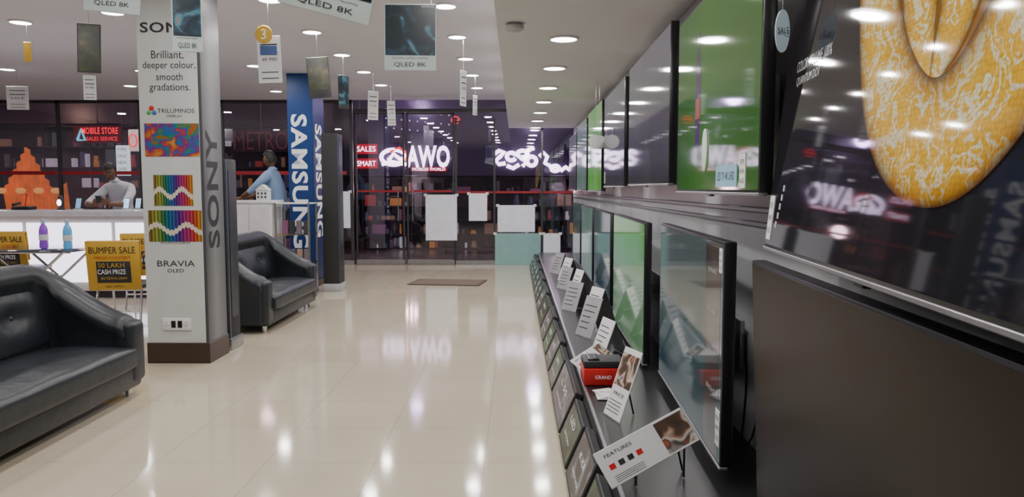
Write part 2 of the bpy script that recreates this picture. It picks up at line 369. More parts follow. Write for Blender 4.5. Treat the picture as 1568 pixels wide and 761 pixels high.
# ---------------------------------------------------------------- downlights
def downlight(x,y,z,r=.1,p=20):
    d=MB('downlight'); d.lathe((x,y,z),[(r+.02,-.0),(r+.02,-.012),(r+.002,-.016),(r+.002,-.004)],M_white,28)
    d.lathe((x,y,z),[(r,-.001),(r,-.013),(r*.6,-.018),(0.001,-.02)],M_lamp,28)
    o=d.done()
    lamp('bulb','AREA',(x,y,z-.03),p,(1,.965,.935),r*1.8,parent=o)
for k in range(-2,8): downlight(.37,5.93+1.42*(k-1),ZB,.1,10)
for k in range(-4,5): downlight(-.66,7.16+1.43*k,ZC,.095,13)
for k in range(-4,5): downlight(-2.22,6.92+1.4*k,ZC,.095,13)
for (x,y) in [(-3.63,10.57),(-3.9,7.4),(-3.9,4.6),(-3.9,1.8),(-5.07,7.82),(-5.3,4.8),(-5.4,11.0),(-7.27,10.86),(-6.4,12.6),(-6.9,7.6),(-9.0,9.0),(-7.2,5),(-8.9,12.3),(-4.2,13.3)]:
    downlight(x,y,ZC,.095,13)
s=MB('smoke_detector'); s.lathe((-.014,5.42,ZB),[(.05,0),(.055,-.012),(.072,-.02),(.07,-.04),(.045,-.055),(.02,-.058)],P('detector',(.5,.5,.5),.5),28); s.done()

# ---------------------------------------------------------------- televisions
def tv(far,near,zb,zt,tilt,screen,name='television',extra=None,depth=.05,bez=.012):
    far=V((far[0],far[1],zb)); near=V((near[0],near[1],zb)); ux=(near-far); Ln=ux.length; ux.normalize()
    n0=ux.cross(V((0,0,1))).normalized(); v=(V((0,0,1))*math.cos(tilt)+n0*math.sin(tilt)); n=ux.cross(v)
    H=zt-zb
    M=Matrix((( ux.x,v.x,n.x,far.x),(ux.y,v.y,n.y,far.y),(ux.z,v.z,n.z,far.z),(0,0,0,1)))
    t=MB(name)
    t.box((0,0,-depth),(Ln,H,0),M_black,.006,2)
    t.box((bez,bez+.006,-.004),(Ln-bez,H-bez,.0015),screen)
    t.box((-.003,-.004,-.03),(Ln+.003,.008,.004),M_alu,.002,1)
    t.box((Ln*.15,H*.1,-depth-.035),(Ln*.85,H*.62,-depth+.001),M_blackm,.02,2)
    t.box((Ln*.5-.03,-.012,-.02),(Ln*.5+.03,.002,0),M_black,.002,1)
    mid=M@V((Ln/2,H*.42,0)); dd=(XW-mid.x)-abs(ux.x)*.25-abs(math.sin(tilt))*H*.13-.004
    for q in (-.2,.2): t.box((Ln/2+q-.02,H*.15,-depth-.06),(Ln/2+q+.02,H*.75,-depth-.03),M_alu)
    t.box((Ln/2-.25,H*.3,-dd),(Ln/2+.25,H*.55,-dd+.02),M_alu)
    t.box((Ln/2-.05,H*.38,-dd),(Ln/2+.05,H*.46,-depth-.02),M_alu)
    if extra: extra(t,Ln,H)
    return t.done(M)
XR=(1,0,0); YU=(0,1,0)
def tag(t,u,v,w=.05,h=.12,oval=False):
    if oval: t.lathe((0,0,0),[(.5,0),(.5,.004),(.48,.006)],M_paper,20,M=Matrix.Translation((u,v,.003))@Matrix.Diagonal((w,h,1,1)))
    else: t.box((u-w/2,v-h/2,.0015),(u+w/2,v+h/2,.004),M_paper)
    for k in range(3): t.text(['OFFER','48 990','4K LED'][k],(u,v+h*(.28-.28*k),.005),w*.7,h*.13,XR,YU,M_textb,.0005 if not oval else .003)
def snake_mat():
    m=bpy.data.materials.new('python_picture'); m.use_nodes=True; nt=m.node_tree; b=nt.nodes['Principled BSDF']; L=nt.links.new
    tc=nt.nodes.new('ShaderNodeTexCoord')
    n=nt.nodes.new('ShaderNodeTexNoise'); n.inputs['Scale'].default_value=7; n.inputs['Detail'].default_value=4; L(tc.outputs['Object'],n.inputs[0])
    ad=nt.nodes.new('ShaderNodeMix'); ad.data_type='VECTOR'; ad.inputs[0].default_value=.22; L(tc.outputs['Object'],ad.inputs[4]); L(n.outputs['Color'],ad.inputs[5])
    n3=nt.nodes.new('ShaderNodeTexNoise'); n3.inputs['Scale'].default_value=13; n3.inputs['Detail'].default_value=3; n3.inputs['Distortion'].default_value=1.2; L(ad.outputs[1],n3.inputs[0])
    r=nt.nodes.new('ShaderNodeValToRGB'); cr=r.color_ramp
    cr.elements[0].position=.455; cr.elements[0].color=(.80,.44,.015,1); cr.elements[1].position=.475; cr.elements[1].color=(.80,.70,.47,1)
    e=cr.elements.new(.53); e.color=(.78,.68,.45,1); e=cr.elements.new(.55); e.color=(.78,.42,.015,1)
    L(n3.outputs[0],r.inputs[0])
    v2=nt.nodes.new('ShaderNodeTexVoronoi'); v2.inputs['Scale'].default_value=95; v2.inputs['Randomness'].default_value=.5; L(tc.outputs['Object'],v2.inputs['Vector'])
    r2=nt.nodes.new('ShaderNodeValToRGB'); r2.color_ramp.elements[0].color=(1,1,1,1); r2.color_ramp.elements[0].position=.3; r2.color_ramp.elements[1].color=(.55,.52,.42,1); r2.color_ramp.elements[1].position=.8; L(v2.outputs[0],r2.inputs[0])
    mx=nt.nodes.new('ShaderNodeMix'); mx.data_type='RGBA'; mx.blend_type='MULTIPLY'; mx.inputs[0].default_value=.7
    L(r.outputs[0],mx.inputs[6]); L(r2.outputs[0],mx.inputs[7])
    vc=nt.nodes.new('ShaderNodeVertexColor'); vc.layer_name='shade'
    m3=nt.nodes.new('ShaderNodeMix'); m3.data_type='RGBA'; m3.blend_type='MULTIPLY'; m3.inputs[0].default_value=1
    L(mx.outputs[2],m3.inputs[6]); L(vc.outputs[0],m3.inputs[7])
    b.inputs['Base Color'].default_value=(.01,.01,.01,1); L(m3.outputs[2],b.inputs['Emission Color']); b.inputs['Emission Strength'].default_value=.9
    b.inputs['Roughness'].default_value=.05
    return m
M_snake=snake_mat()
def catmull(pts,k=10):
    pts=[V(p) for p in pts]; out=[]
    for i in range(len(pts)-1):
        p0=pts[max(i-1,0)];p1=pts[i];p2=pts[i+1];p3=pts[min(i+2,len(pts)-1)]
        for j in range(k):
            t=j/k; out.append(.5*((2*p1)+(p2-p0)*t+(2*p0-5*p1+4*p2-p3)*t*t+(3*p1-p0-3*p2+p3)*t**3))
    out.append(pts[-1]); return out
def ribbon(t,ctrl,layer):
    pts=catmull([(c[0]-.07,c[1]+.045,c[2]) for c in ctrl])
    tb=bmesh.new(); lay=tb.loops.layers.float_color.new('shade'); K=12; rows=[]; sh={}
    for i,p in enumerate(pts):
        a=pts[max(i-1,0)]; b=pts[min(i+1,len(pts)-1)]; tx=V((b.x-a.x,b.y-a.y,0)).normalized(); nx=V((-tx.y,tx.x,0)); row=[]
        for k in range(K+1):
            q=-1+2*k/K; pp=V((p.x,p.y,0))+nx*p.z*q
            pp.x=min(pp.x,W_-.015); pp.y=min(pp.y,H_-.015)
            vv=tb.verts.new((pp.x,pp.y,.002+.0006*layer)); sh[vv]=max(.10,1-abs(q)**4*.9); row.append(vv)
        rows.append(row)
    for i in range(len(rows)-1):
        for k in range(K):
            try: fc=tb.faces.new((rows[i][k],rows[i][k+1],rows[i+1][k+1],rows[i+1][k]))
            except Exception: continue
            for l in fc.loops:
                s=sh[l.vert]; l[lay]=(s,s**1.3,s**2,1)
    bmesh.ops.recalc_face_normals(tb,faces=tb.faces)
    for fc in tb.faces:
        if fc.normal.z<0: fc.normal_flip()
    t.merge(tb,M_snake)
def snake_extra(t,Ln,H):
    global W_,H_; W_=Ln; H_=H
    M_br=P('python_shadow',(.01,.01,.01),.06,emit=(.34,.13,.01),es=.6)
    t.poly([(.76,H-.015,.0018),(.84,.55,.0018),(1.04,.32,.0018),(1.44,.36,.0018),(1.82,.66,.0018),(1.86,H-.015,.0018)],M_br)
    ribbon(t,[(1.62,1.2,.12),(1.66,.75,.12),(1.62,.55,.1),(1.5,.42,.09)],1)
    ribbon(t,[(1.30,1.2,.10),(1.34,.8,.11),(1.33,.52,.085),(1.28,.40,.04),(1.26,.365,.01)],2)
    ribbon(t,[(1.02,1.2,.08),(1.07,.8,.09),(1.15,.55,.08),(1.22,.40,.035),(1.25,.365,.008)],3)
    ribbon(t,[(.78,1.2,.085),(.83,.8,.10),(.94,.52,.115),(1.08,.34,.125),(1.25,.255,.12),(1.42,.28,.13),(1.58,.42,.14),(1.76,.66,.15),(1.87,.95,.14),(1.90,1.2,.12)],4)
    gt=P('screen_text',(.3,.3,.3),.3,emit=(.4,.4,.42),es=.3)
    t.text('COLOR VOLUME 100%',(.33,.60,.002),.36,.035,XR,YU,gt,.001); t.text('QUANTUM DOT',(.29,.55,.002),.25,.032,XR,YU,gt,.001)
    tag(t,.05,.11,.06,.15)
    for i in range(5): t.box((.12+.012*i,.08+.03*i,.002),(.14+.012*i,.10+.03*i,.0025),gt)
M_sdark=emit_ramp('dark_picture',[(0,(.004,.004,.005)),(.45,(.005,.005,.008)),(.7,(.016,.008,.011)),(1,(.007,.008,.013))],'noise',1.6,.8,.04,spec=.3)
tv((.87,2.63),(.673,.74),1.29,2.37,-.10,M_sdark,extra=snake_extra)
M_green=emit_ramp('green_picture',[(0,(.010,.04,.010)),(.12,(.03,.12,.02)),(.5,(.05,.17,.02)),(1,(.04,.14,.016))],'axis',2.,.75,.05,axis=0,lo=0,hi=1.5,distort=.15)
M_purp=P('bottle_picture',(.01,.01,.01),.06,emit=(.10,.04,.16),es=.6)
def bottle_extra(t,Ln,H):
    p=[(-.05,0),(.05,0),(.055,.3),(.05,.38),(.02,.46),(.018,.55),(-.018,.55),(-.02,.46),(-.05,.38),(-.055,.3)]
    t.poly([(.52+a,.22+b,.0022) for a,b in p],M_purp)
    t.box((.47,.36,.002),(.57,.46,.003),M_redglow)
    tag(t,.70,.20,.09,.2,True)
    t.box((.92,.03,.002),(1.26,.12,.004),P('info_strip',(.2,.35,.45),.4,emit=(.2,.4,.5),es=.3))
    t.text('LED TV 4K UHD',(1.09,.075,.005),.28,.035,XR,YU,M_textb,.0005)
    tag(t,1.34,.09,.08,.13)
tv((.90,4.22),(.86,2.67),1.475,2.39,0,M_green,extra=bottle_extra)
M_gs=emit_ramp('dim_screen',[(0,(.035,.03,.04)),(.5,(.07,.065,.08)),(1,(.12,.11,.14))],'axis',2.,.8,.05,axis=1,lo=0,hi=.9,distort=.3)  # switched-off screens: greyish reflection put into the emission
M_pg=emit_ramp('light_green_picture',[(0,(.05,.2,.03)),(.4,(.09,.32,.05)),(.7,(.2,.4,.13)),(1,(.35,.45,.3))],'noise',1.6,.85,.05)
M_tl=emit_ramp('teal_screen',[(0,(.018,.05,.06)),(.22,(.012,.035,.045)),(.26,(.03,.062,.068)),(.75,(.045,.075,.08)),(1,(.06,.085,.088))],'axis',2.,.75,.05,axis=1,lo=0,hi=.94,distort=.08,spec=.38)  # teal screen tone with the bluish reflection put into its emission
M_lgt=emit_ramp('pale_picture',[(0,(.08,.13,.12)),(.5,(.12,.19,.16)),(1,(.2,.24,.26))],'noise',1.4,.8,.06)
tv((.93,6.25),(.90,4.45),1.52,2.47,0,M_gs)
tv((.95,8.15),(.93,6.5),1.51,2.45,0,M_gs,extra=lambda t,l,h: tag(t,.1,.1))
tv((.96,10.05),(.95,8.4),1.46,2.48,0,M_pg)
tv((.97,12.0),(.96,10.3),1.46,2.45,0,M_lgt)
tv((.98,13.9),(.97,12.2),1.46,2.40,0,M_gs)
tv((.90,2.72),(.775,.83),.292,1.24,.045,M_black_screen)
def teal_extra(t,Ln,H):
    t.box((Ln*.80,.02,.0017),(Ln*.97,H-.03,.0022),emit_ramp('side_poster',[(0,(.02,.017,.015)),(.5,(.045,.04,.036)),(1,(.10,.08,.07))],'noise',4,.8,.06))
    gt=P('faint_print',(.3,.3,.3),.3,emit=(.3,.27,.24),es=.25)
    for i,s in enumerate(('SMART','EXPERIENCE','COLOUR','BRIGHT')): t.text(s,(Ln*.885,.80-.17*i,.003),.17,.022,XR,YU,gt,.0005)
    tag(t,Ln-.05,.16,.07,.15); tag(t,Ln-.05,H-.08,.05,.1)
tv((.898,4.65),(.836,3.0),.35,1.285,0,M_tl,extra=teal_extra)
M_gl=emit_ramp('pale_green_picture',[(0,(.05,.12,.05)),(.35,(.09,.19,.09)),(.7,(.12,.21,.13)),(1,(.06,.24,.03))],'axis',2.,.85,.06,axis=1,lo=0,hi=.95,distort=.25)
tv((.89,6.82),(.855,4.98),.31,1.27,0,M_gl)
tv((.93,8.9),(.90,7.15),.36,1.26,0,M_tl); tv((.95,10.85),(.93,9.15),.36,1.26,0,M_lgt); tv((.97,12.8),(.95,11.1),.36,1.26,0,M_tl)
s=MB('round_price_disc')
for y in (8.28,8.18): 
    s.lathe((0,0,0),[(.075,0),(.075,.006),(.07,.008)],M_paper,24,M=Matrix.Translation((.86+.05*(y-8.18)*10,y,2.0))@Matrix.Rotation(math.pi/2,4,'X'))
    s.tube([(.86+.05*(y-8.18)*10,y,2.07),(.86+.05*(y-8.18)*10,y,ZB)],.002,M_alu,5)
s.done()

# ---------------------------------------------------------------- plinth with leaning cartons
p=MB('display_plinth'); Y0,Y1=-.5,14.2
p.poly([(.30,Y0,0),(.42,Y0,.28),(XW,Y0,.28),(XW,Y0,0)],M_blackm)
p.poly([(.30,Y1,0),(XW,Y1,0),(XW,Y1,.28),(.42,Y1,.28)],M_blackm)
p.poly([(.42,Y0,.28),(.42,Y1,.28),(XW,Y1,.28),(XW,Y0,.28)],M_black)
p.poly([(.30,Y0,0),(.30,Y1,0),(.42,Y1,.28),(.42,Y0,.28)],M_blackm)
p.box((.415,Y0,.272),(.435,Y1,.281),M_alu,.003,1)
p.done(smooth=False)
M_gdk=emit_ramp('carton_print_green',[(0,(.008,.01,.01)),(.45,(.012,.025,.012)),(.58,(.02,.10,.03)),(.72,(.015,.02,.02)),(1,(.25,.3,.25))],'noise',5,1,.25,emissive=False,distort=.6)
M_gdk2=emit_ramp('carton_print_grey',[(0,(.015,.015,.02)),(.5,(.05,.05,.055)),(.62,(.2,.21,.23)),(1,(.5,.5,.5))],'noise',6,1,.25,emissive=False,distort=.6)
sl=V((.12,0,.28)).normalized()
nrm=sl.cross(V((0,-1,0))); nrm = nrm if nrm.x<0 else -nrm
y=2.3; k=0
while y<13.3:
    L_=random.choice([.55,.7,.9]); th=.05
    b=MB('product_carton'); Mx=Matrix(((sl.x,0,nrm.x,.298),(sl.y,1,nrm.y,y),(sl.z,0,nrm.z,0.02),(0,0,0,1)))
    Hh=.27 if k%2 else .25
    b.box((.0,0,.004),(Hh,L_-.03,th),M_blackm,.004,1,M=Mx)
    b.box((.015,.02,th-.002),(Hh-.02,L_-.05,th+.001),M_gdk if k%2==0 else M_gdk2,M=Mx)
    b.text(['SMART TV','4K HDR','LED','L 55'][k%4],Mx@V((.17,L_*.5,th+.001)),L_*.4,.035,YN,sl,M_textw,.001)
    b.text('QUANTUM DISPLAY',Mx@V((.08,L_*.5,th+.001)),L_*.5,.02,YN,sl,M_textw,.001)
    b.done(); y+=L_+.03; k+=1
def orient(c,right,up):
    right=V(right).normalized(); up=V(up); up=(up-right*up.dot(right)).normalized(); n=right.cross(up)
    return Matrix(((right.x,up.x,n.x,c[0]),(right.y,up.y,n.y,c[1]),(right.z,up.z,n.z,c[2]),(0,0,0,1)))
M_photo=emit_ramp('print_food',[(0,(.02,.012,.01)),(.42,(.08,.045,.03)),(.5,(.35,.22,.15)),(.56,(.55,.5,.45)),(.64,(.06,.05,.045)),(.72,(.35,.08,.04)),(1,(.45,.4,.32))],'noise',13,1,.4,emissive=False,distort=.4,detail=1)
def brochure(name,c,right,up,w,h,split=.5,title='FEATURES',foot=None,top=False):
    b=MB(name); M=orient(c,right,up)
    b.box((-w/2,0,-.006),(w/2,h,0),M_paper,.002,1,M=M)
    if top:
        b.box((-w/2+.008,h*split,-.001),(w/2-.008,h-.03,.001),M_photo,M=M)
    else:
        b.box((w*(split-.5),.01,-.001),(w/2-.005,h-.01,.001),M_photo,M=M)
    tx=0 if top else -w*.27; ty=h*.34 if top else h*.8
    R3=M.to_3x3()
    b.text(title,M@V((tx,ty,.0015)),w*(.6 if top else .3),h*(.05 if top else .09),R3@V((1,0,0)),R3@V((0,1,0)),M_textb,.0005)
    for i in range(4):
        if not top: b.box((-w*.42+i*w*.1,h*.42,0),(-w*.36+i*w*.1,h*.56,.001),[M_red,M_textb,M_textb,M_red][i],M=M)
        b.box((-w*.42,h*(.08+.05*i),0),(w*(.3 if top else -.1),h*(.09+.05*i),.001),M_textb,M=M)
    if foot:
        for u in foot:
            q=M@V((u,h*.6,-.006)); b.tube([q,(q.x+.05,q.y+.04,.286)],.005,M_black,6)
            q=M@V((u,.01,-.004)); b.tube([q,(q.x,q.y,.286)],.005,M_black,6)
    return b.done()
brochure('brochure',(.583,3.02,.365),(.37,.16,.14),(-.077,.06,.12),.45,.155,.66,foot=(-.1,.15))
brochure('brochure',(.505,3.9,.286),(.35,-1,.0),(.35,.1,1),.19,.38,.45,'PRICE',foot=(0,),top=True)
def astand(x,y,h,yaw,w=.2,mm=None):
    b=MB('brochure_stand'); M=Matrix.Translation((x,y,.284))@Matrix.Rotation(yaw,4,'Z')
    a=.35
    b.box((-w/2,-.003,0),(w/2,.003,h),mm or M_paper,.002,1,M=M@Matrix.Rotation(-a,4,'X'))
    b.box((-w/2,-.003,0),(w/2,.003,h),M_dark,.002,1,M=M@Matrix.Translation((0,2*math.sin(a)*h,0))@Matrix.Rotation(a,4,'X'))
    for i in range(5): b.box((-w*.38,-.005,h*(.2+.14*i)),(w*(.1+.25*random.random()),-.003,h*(.22+.14*i)),M_textb,M=M@Matrix.Rotation(-a,4,'X'))
    b.done()
M_gp=P('grey_card',(.32,.32,.34),.4)
for x,y,h,yw,mm in ((.60,5.45,.27,-1.3,None),(.55,6.1,.34,-1.1,M_gp),(.64,6.7,.34,-1.2,None),(.52,7.4,.30,-1.0,M_gp),(.6,8.2,.34,-1.3,None),(.55,9.0,.28,-1.1,M_gp),(.6,9.8,.32,-1.2,None),(.55,10.7,.3,-1.1,M_gp)): astand(x,y,h,yw,.24,mm)
brochure('brochure',(.56,5.0,.32),(.30,.35,.10),(-.1,.2,.16),.34,.13,.75,'EMI CARD',foot=(0,.1))
b=MB('red_carton'); b.box((.42,4.56,.284),(.66,4.80,.385),M_red,.004,2); b.text('GRAND',(.54,4.56,.335),.1,.022,R_,U_,M_textw,.001); b.done()
b=MB('remote_tray'); b.box((.42,4.58,.386),(.67,4.79,.43),M_blackm,.008,2); b.box((.45,4.60,.430),(.52,4.76,.442),M_black,.004,2)
for i in range(4):
    for j in range(2): b.box((.46+j*.025,4.62+i*.03,.442),(.475+j*.025,4.635+i*.03,.445),M_alu)
b.done()
b=MB('leaflet_stack')
for i in range(4): b.box((-.06,-.08,.004*i),(.06,.08,.004*i+.003),M_paper,M=Matrix.Translation((.53+.004*i,4.32+.01*i,.285))@Matrix.Rotation(.15*i,4,'Z'))
b.text('EMI OFFER',(.54,4.35,.301),.09,.02,R_,YP,M_textb,.0005); b.done()
b=MB('power_cable')
for y in (3.3,5.1,7.2): b.tube([V((1.08+.02*math.sin(i*.7),y+.25*i/12,.30+.5*((i-6)/6)**2)) for i in range(13)],.006,M_black,6)
b.done()

# ---------------------------------------------------------------- poster column (left)
M_poster=P('poster_board',(.58,.60,.59),.35,noise=.03)
M_steel=emit_ramp('brushed_steel',[(0,(.06,.06,.07)),(.5,(.22,.22,.23)),(1,(.12,.12,.13))],'axis',3,1,.35,axis=1,lo=6.34,hi=6.74,distort=.05,emissive=False)
cx0,cx1,cy0,cy1=-3.15,-2.635,6.34,6.75
def sx(x): return (x-790)*6.34/1150
def sz(y): return 1.5-(y-288)*6.34/1150
k=MB('poster_column')
k.box((cx0,cy0+.012,0),(cx1-.002,cy1,ZC),M_white)
k.box((cx0-.002,cy0,.16),(cx1-.02,cy0+.014,ZC),M_poster,.002,1)
k.box((cx1-.02,cy0+.001,.16),(cx1+.006,cy1,ZC),M_steel,.003,1)
k.box((cx0-.01,cy0-.012,0),(cx1+.016,cy1+.01,.178),M_brown,.004,1)
fy=cy0-.001
def ft(s,x,y,w,h,m=M_textb,bold=0): k.text(s,(sx(x),fy,sz(y)),w,h,R_,U_,m,.001,bold=bold)
ft('SONY',264,47,.44,.085,bold=.02); ft('Brilliant,',264,88,.27,.075); ft('deeper colour,',266,104,.44,.075); ft('smooth',266,120,.22,.06); ft('gradations.',266,137,.34,.078)
ft('TRILUMINOS',274,171,.31,.036); ft('DISPLAY',272,179,.13,.02)
k.ball((sx(237),fy,sz(167)),(.022,.004,.022),M_red); k.ball((sx(233),fy,sz(174)),(.02,.004,.02),P('logo_green',(.05,.4,.1),.4)); k.ball((sx(241),fy,sz(174)),(.02,.004,.02),P('logo_blue',(.05,.12,.5),.4))
M_v=emit_ramp('colour_powder',[(0,(.3,.02,.03)),(.3,(.45,.06,.02)),(.40,(.25,.12,.02)),(.44,(.02,.2,.07)),(.49,(.02,.12,.35)),(.54,(.12,.03,.2)),(.6,(.4,.05,.03)),(.72,(.5,.28,.04)),(1,(.05,.1,.4))],'noise',7,1,.3,emissive=False,detail=8,distort=1.2)
k.box((sx(225),fy-.002,sz(240)),(sx(308),fy+.01,sz(190)),M_v)
k.box((sx(236),fy-.002,sz(315)),(sx(296),fy+.01,sz(268)),rainbow('pencils_a',sx(236),sx(296),sz(315),sz(268)))
k.box((sx(226),fy-.002,sz(370)),(sx(308),fy+.01,sz(322)),rainbow('pencils_b',sx(226),sx(308),sz(370),sz(322)))
ft('TRILUMINOS DISPLAY',266,372,.26,.018); ft('BRAVIA',266,404,.32,.05); ft('OLED',265,415,.14,.03)
k.box((sx(242),fy-.012,sz(508)),(sx(286),fy+.01,sz(489)),M_white,.004,2)
for q in range(4): k.box((sx(246+q*10),fy-.015,sz(504)),(sx(253+q*10),fy-.01,sz(493)),M_white if q in(0,3) else M_black,.002,1)
for q in (0,3):
    for a,bb in ((0,.012),(-.01,-.01),(.01,-.01)): k.ball((sx(249.5+q*10)+a,fy-.015,sz(498.5)+bb),(.004,.003,.004),M_black,seg=8)
k.text('SONY',(cx1+.007,6.52,1.5-(290-288)*6.5/1150),1.02,.24,U_,YN,M_textb,.001,bold=.025)
k.done()
def stand(name,x0,x1,y0,y1,h,baseM,post):
    s=MB(name); s.box((x0,y0,.1),(x1,y1,h),M_blackm,.008,2); s.box((x0-.01,y0-.02,0),(x1+.02,y1+.02,.11),baseM,.01,2)
    s.box((x1-.012,y0-.004,.11),(x1+.004,y0+.02,h-.01),P('edge_blue',(.05,.06,.09),.3),.003,1)
    s.box((x1,y0+.05,.3),(x1+.004,y1-.05,h-.1),post); s.done()
M_sp=emit_ramp('stand_poster',[(0,(.01,.012,.02)),(.5,(.02,.022,.03)),(1,(.08,.08,.09))],'noise',3,1,.3,emissive=False)
stand('display_stand',-2.79,-2.645,6.86,7.12,1.765,M_alu,M_sp)
stand('display_stand',-2.80,-2.56,10.85,11.15,2.28,P('stand_base',(.45,.46,.48),.4),M_sp)
q=MB('blue_sign_column'); bx0,bx1,by0,by1=-3.41,-3.03,11.3,11.95
q.box((bx0,by0+.01,0),(bx1-.01,by1,ZC),M_white); q.box((bx0,by0,.1),(bx1,by0+.02,ZC-.0),M_blue,.004,1); q.box((bx1-.02,by0+.001,.1),(bx1,by1,ZC),M_blued,.004,1)
q.box((bx0-.01,by0-.01,0),(bx1+.01,by1+.01,.1),M_brown)
q.text('SAMSUNG',((bx0+bx1)/2-.02,by0,1.5+(288-278)*11.3/1150),2.0,.24,D_,R_,M_textw,.001,bold=.03)
q.text('SAMSUNG',(bx1,11.60,1.5+(288-277)*11.6/1150),1.72,.38,D_,YP,M_textw,.001,bold=.03)
q.done()

# ---------------------------------------------------------------- sofas
def sofa(xf,xb,y0,y1):
    s=MB('leather_sofa')
    s.box((xb+.06,y0+.05,.07),(xf-.03,y1-.05,.24),M_leather,.03,3)
    a,b=y0+.17,y1-.17
    tb=bmesh.new(); lo=V((xb+.2,a,.22)); hi=V((xf+.02,b,.37))
    bmesh.ops.create_cube(tb,size=1,matrix=Matrix.Translation((lo+hi)/2)@Matrix.Diagonal(((hi-lo).x,(hi-lo).y,(hi-lo).z,1)))
    bmesh.ops.subdivide_edges(tb,edges=tb.edges,cuts=11,use_grid_fill=True)
    c=(lo+hi)/2; hs=(hi-lo)/2
    for v in tb.verts:
        u=(v.co.x-c.x)/hs.x; w=(v.co.y-c.y)/hs.y; t=(v.co.z-c.z)/hs.z
        k=max(0,abs(u)**8+abs(w)**14+abs(t)**6-1)*.10
        v.co=c+V((hs.x*u*(1-k*.35),hs.y*w*(1-k*.12),hs.z*t*(1-k*1.0)))
        if t>.9: v.co.z+=.035*(1-u*u)*(1-w**4)+.012+.004*math.sin(w*9+u*3)
    s.merge(tb,M_leather)
    path=[]; r=.26; xa=xb+.13; ya=y0+.10; yb=y1-.10
    n=12
    for i in range(n): path.append((xf-.06-(xf-.06-(xa+r))*i/n,ya))
    for i in range(9): a=math.pi/2*i/8; path.append((xa+r-r*math.sin(a),ya+r-r*math.cos(a)))
    for i in range(1,16): path.append((xa,ya+r+(yb-ya-2*r)*i/16))
    for i in range(9): a=math.pi/2*i/8; path.append((xa+r-r*math.cos(a),yb-r+r*math.sin(a)))
    for i in range(1,n+1): path.append((xa+r+(xf-.06-(xa+r))*i/n,yb))
    tb=bmesh.new(); rings=[]; N=len(path)
    for i,(x,y) in enumerate(path):
        p0=path[max(i-1,0)]; p1=path[min(i+1,N-1)]; t=V((p1[0]-p0[0],p1[1]-p0[1],0)).normalized(); nr=V((t.y,-t.x,0))
        fr=(x-xa)/(xf-.06-xa); fr=min(1,max(0,fr)); sm=fr*fr*(3-2*fr)
        h=.98-.40*(fr**.8*.35+sm*.65)
        hw=.095+.02*math.sin(fr*3.14)
        if fr>.9: hw+=.012
        endk=.72 if i in (0,N-1) else 1
        lean=.07*(1-fr); sec=[]; K=8; ztop=h
        pts=[(hw*.95,.10),(hw,.3),(hw,ztop-hw*1.3)]
        for k in range(K+1):
            a=math.pi*k/K; pts.append((hw*1.12*math.cos(a),ztop-hw*1.1+hw*1.1*math.sin(a)))
        pts+=[(-hw,ztop-hw*1.3),(-hw,.3),(-hw*.95,.10)]
        for o,z in pts:
            o*=endk; z2=.1+(z-.1)*(1 if endk==1 else .96)
            off=lean*(z2-.1)/.9
            sec.append(tb.verts.new((x+nr.x*(o+off),y+nr.y*(o+off),z2)))
        rings.append(sec)
    for i in range(N-1):
        for k in range(len(rings[0])-1):
            tb.faces.new((rings[i][k],rings[i][k+1],rings[i+1][k+1],rings[i+1][k]))
    tb.faces.new(rings[0]); tb.faces.new(rings[-1][::-1])
    bmesh.ops.recalc_face_normals(tb,faces=tb.faces)
    s.merge(tb,M_leather)
    for yy in (ya,yb): s.box((xf-.12,yy-.10,.1),(xf-.02,yy+.10,.55),M_leather,.045,4)
    a,b=y0+.2,y1-.2
    tb=bmesh.new(); bmesh.ops.create_cube(tb,size=1); bmesh.ops.subdivide_edges(tb,edges=tb.edges,cuts=15,use_grid_fill=True)
    for v in tb.verts:
        u,w,t=v.co*2
        k=max(0,abs(u)**6+abs(w)**14+abs(t)**6-1)
        dent=sum(.045*math.exp(-(((w-q)*3.2)**2+(t-.1)**2*4)*3) for q in (-.5,.5))
        v.co=V((xb+.24+.07*u*(1-k*.3)+(.035*(1-w**6)*(1-t*t)-dent if u>0 else 0)-.05*t, (a+b)/2+(b-a)/2*w*(1-k*.03), .62+.24*t*(1-k*.12)))
    s.merge(tb,M_leather)
    for q in (-.25,.25): s.ball((xb+.295,(a+b)/2+(b-a)*q,.645),(.012,.018,.018),M_leather,seg=10)
    for x in (xb+.12,xf-.1):
        for y in (y0+.12,y1-.12): s.tube([(x,y,0),(x,y,.08)],[.022,.03],M_chrome,12)
    s.done(sharp=60)
sofa(-2.70,-3.60,3.45,5.44)
sofa(-2.52,-3.38,7.60,9.55)

# ---------------------------------------------------------------- counter etc
M_glow=P('backlit_panel',(.8,.78,.85),.4,emit=(.86,.80,1),es=2.6,noise=.02)
k=MB('reception_counter')
k.box((-10.3,10.15,.1),(-4.25,10.7,1.12),M_white,.004,1)
for i in range(5):
    x=-10.3+i*1.21; k.box((x+.03,10.135,.22),(x+1.18,10.16,1.03),M_glow,.004,1)
k.box((-10.35,10.08,1.12),(-4.2,10.78,1.2),P('counter_top',(.62,.60,.68),.12),.01,2)
k.box((-10.3,10.2,0),(-4.3,10.7,.1),M_dark)
k.done()
pl=MB('staff_platform'); pl.box((-10.5,10.95,0),(-3.55,12.3,.3),P('platform_wood',(.15,.1,.07),.5),.006,1); pl.done()
k=MB('white_cabinet'); k.box((-3.98,10.3,.06),(-3.36,10.8,1.29),M_white,.006,2); k.box((-4.0,10.28,1.29),(-3.34,10.82,1.33),P('cab_top',(.75,.75,.8),.2),.006,2)
k.box((-3.96,10.288,.12),(-3.675,10.30,1.25),M_white,.004,1); k.box((-3.665,10.288,.12),(-3.38,10.30,1.25),M_white,.004,1)
for x in (-3.70,-3.64): k.tube([(x,10.285,.7),(x,10.265,.7),(x,10.265,.82),(x,10.285,.82)],.005,M_chrome,6)
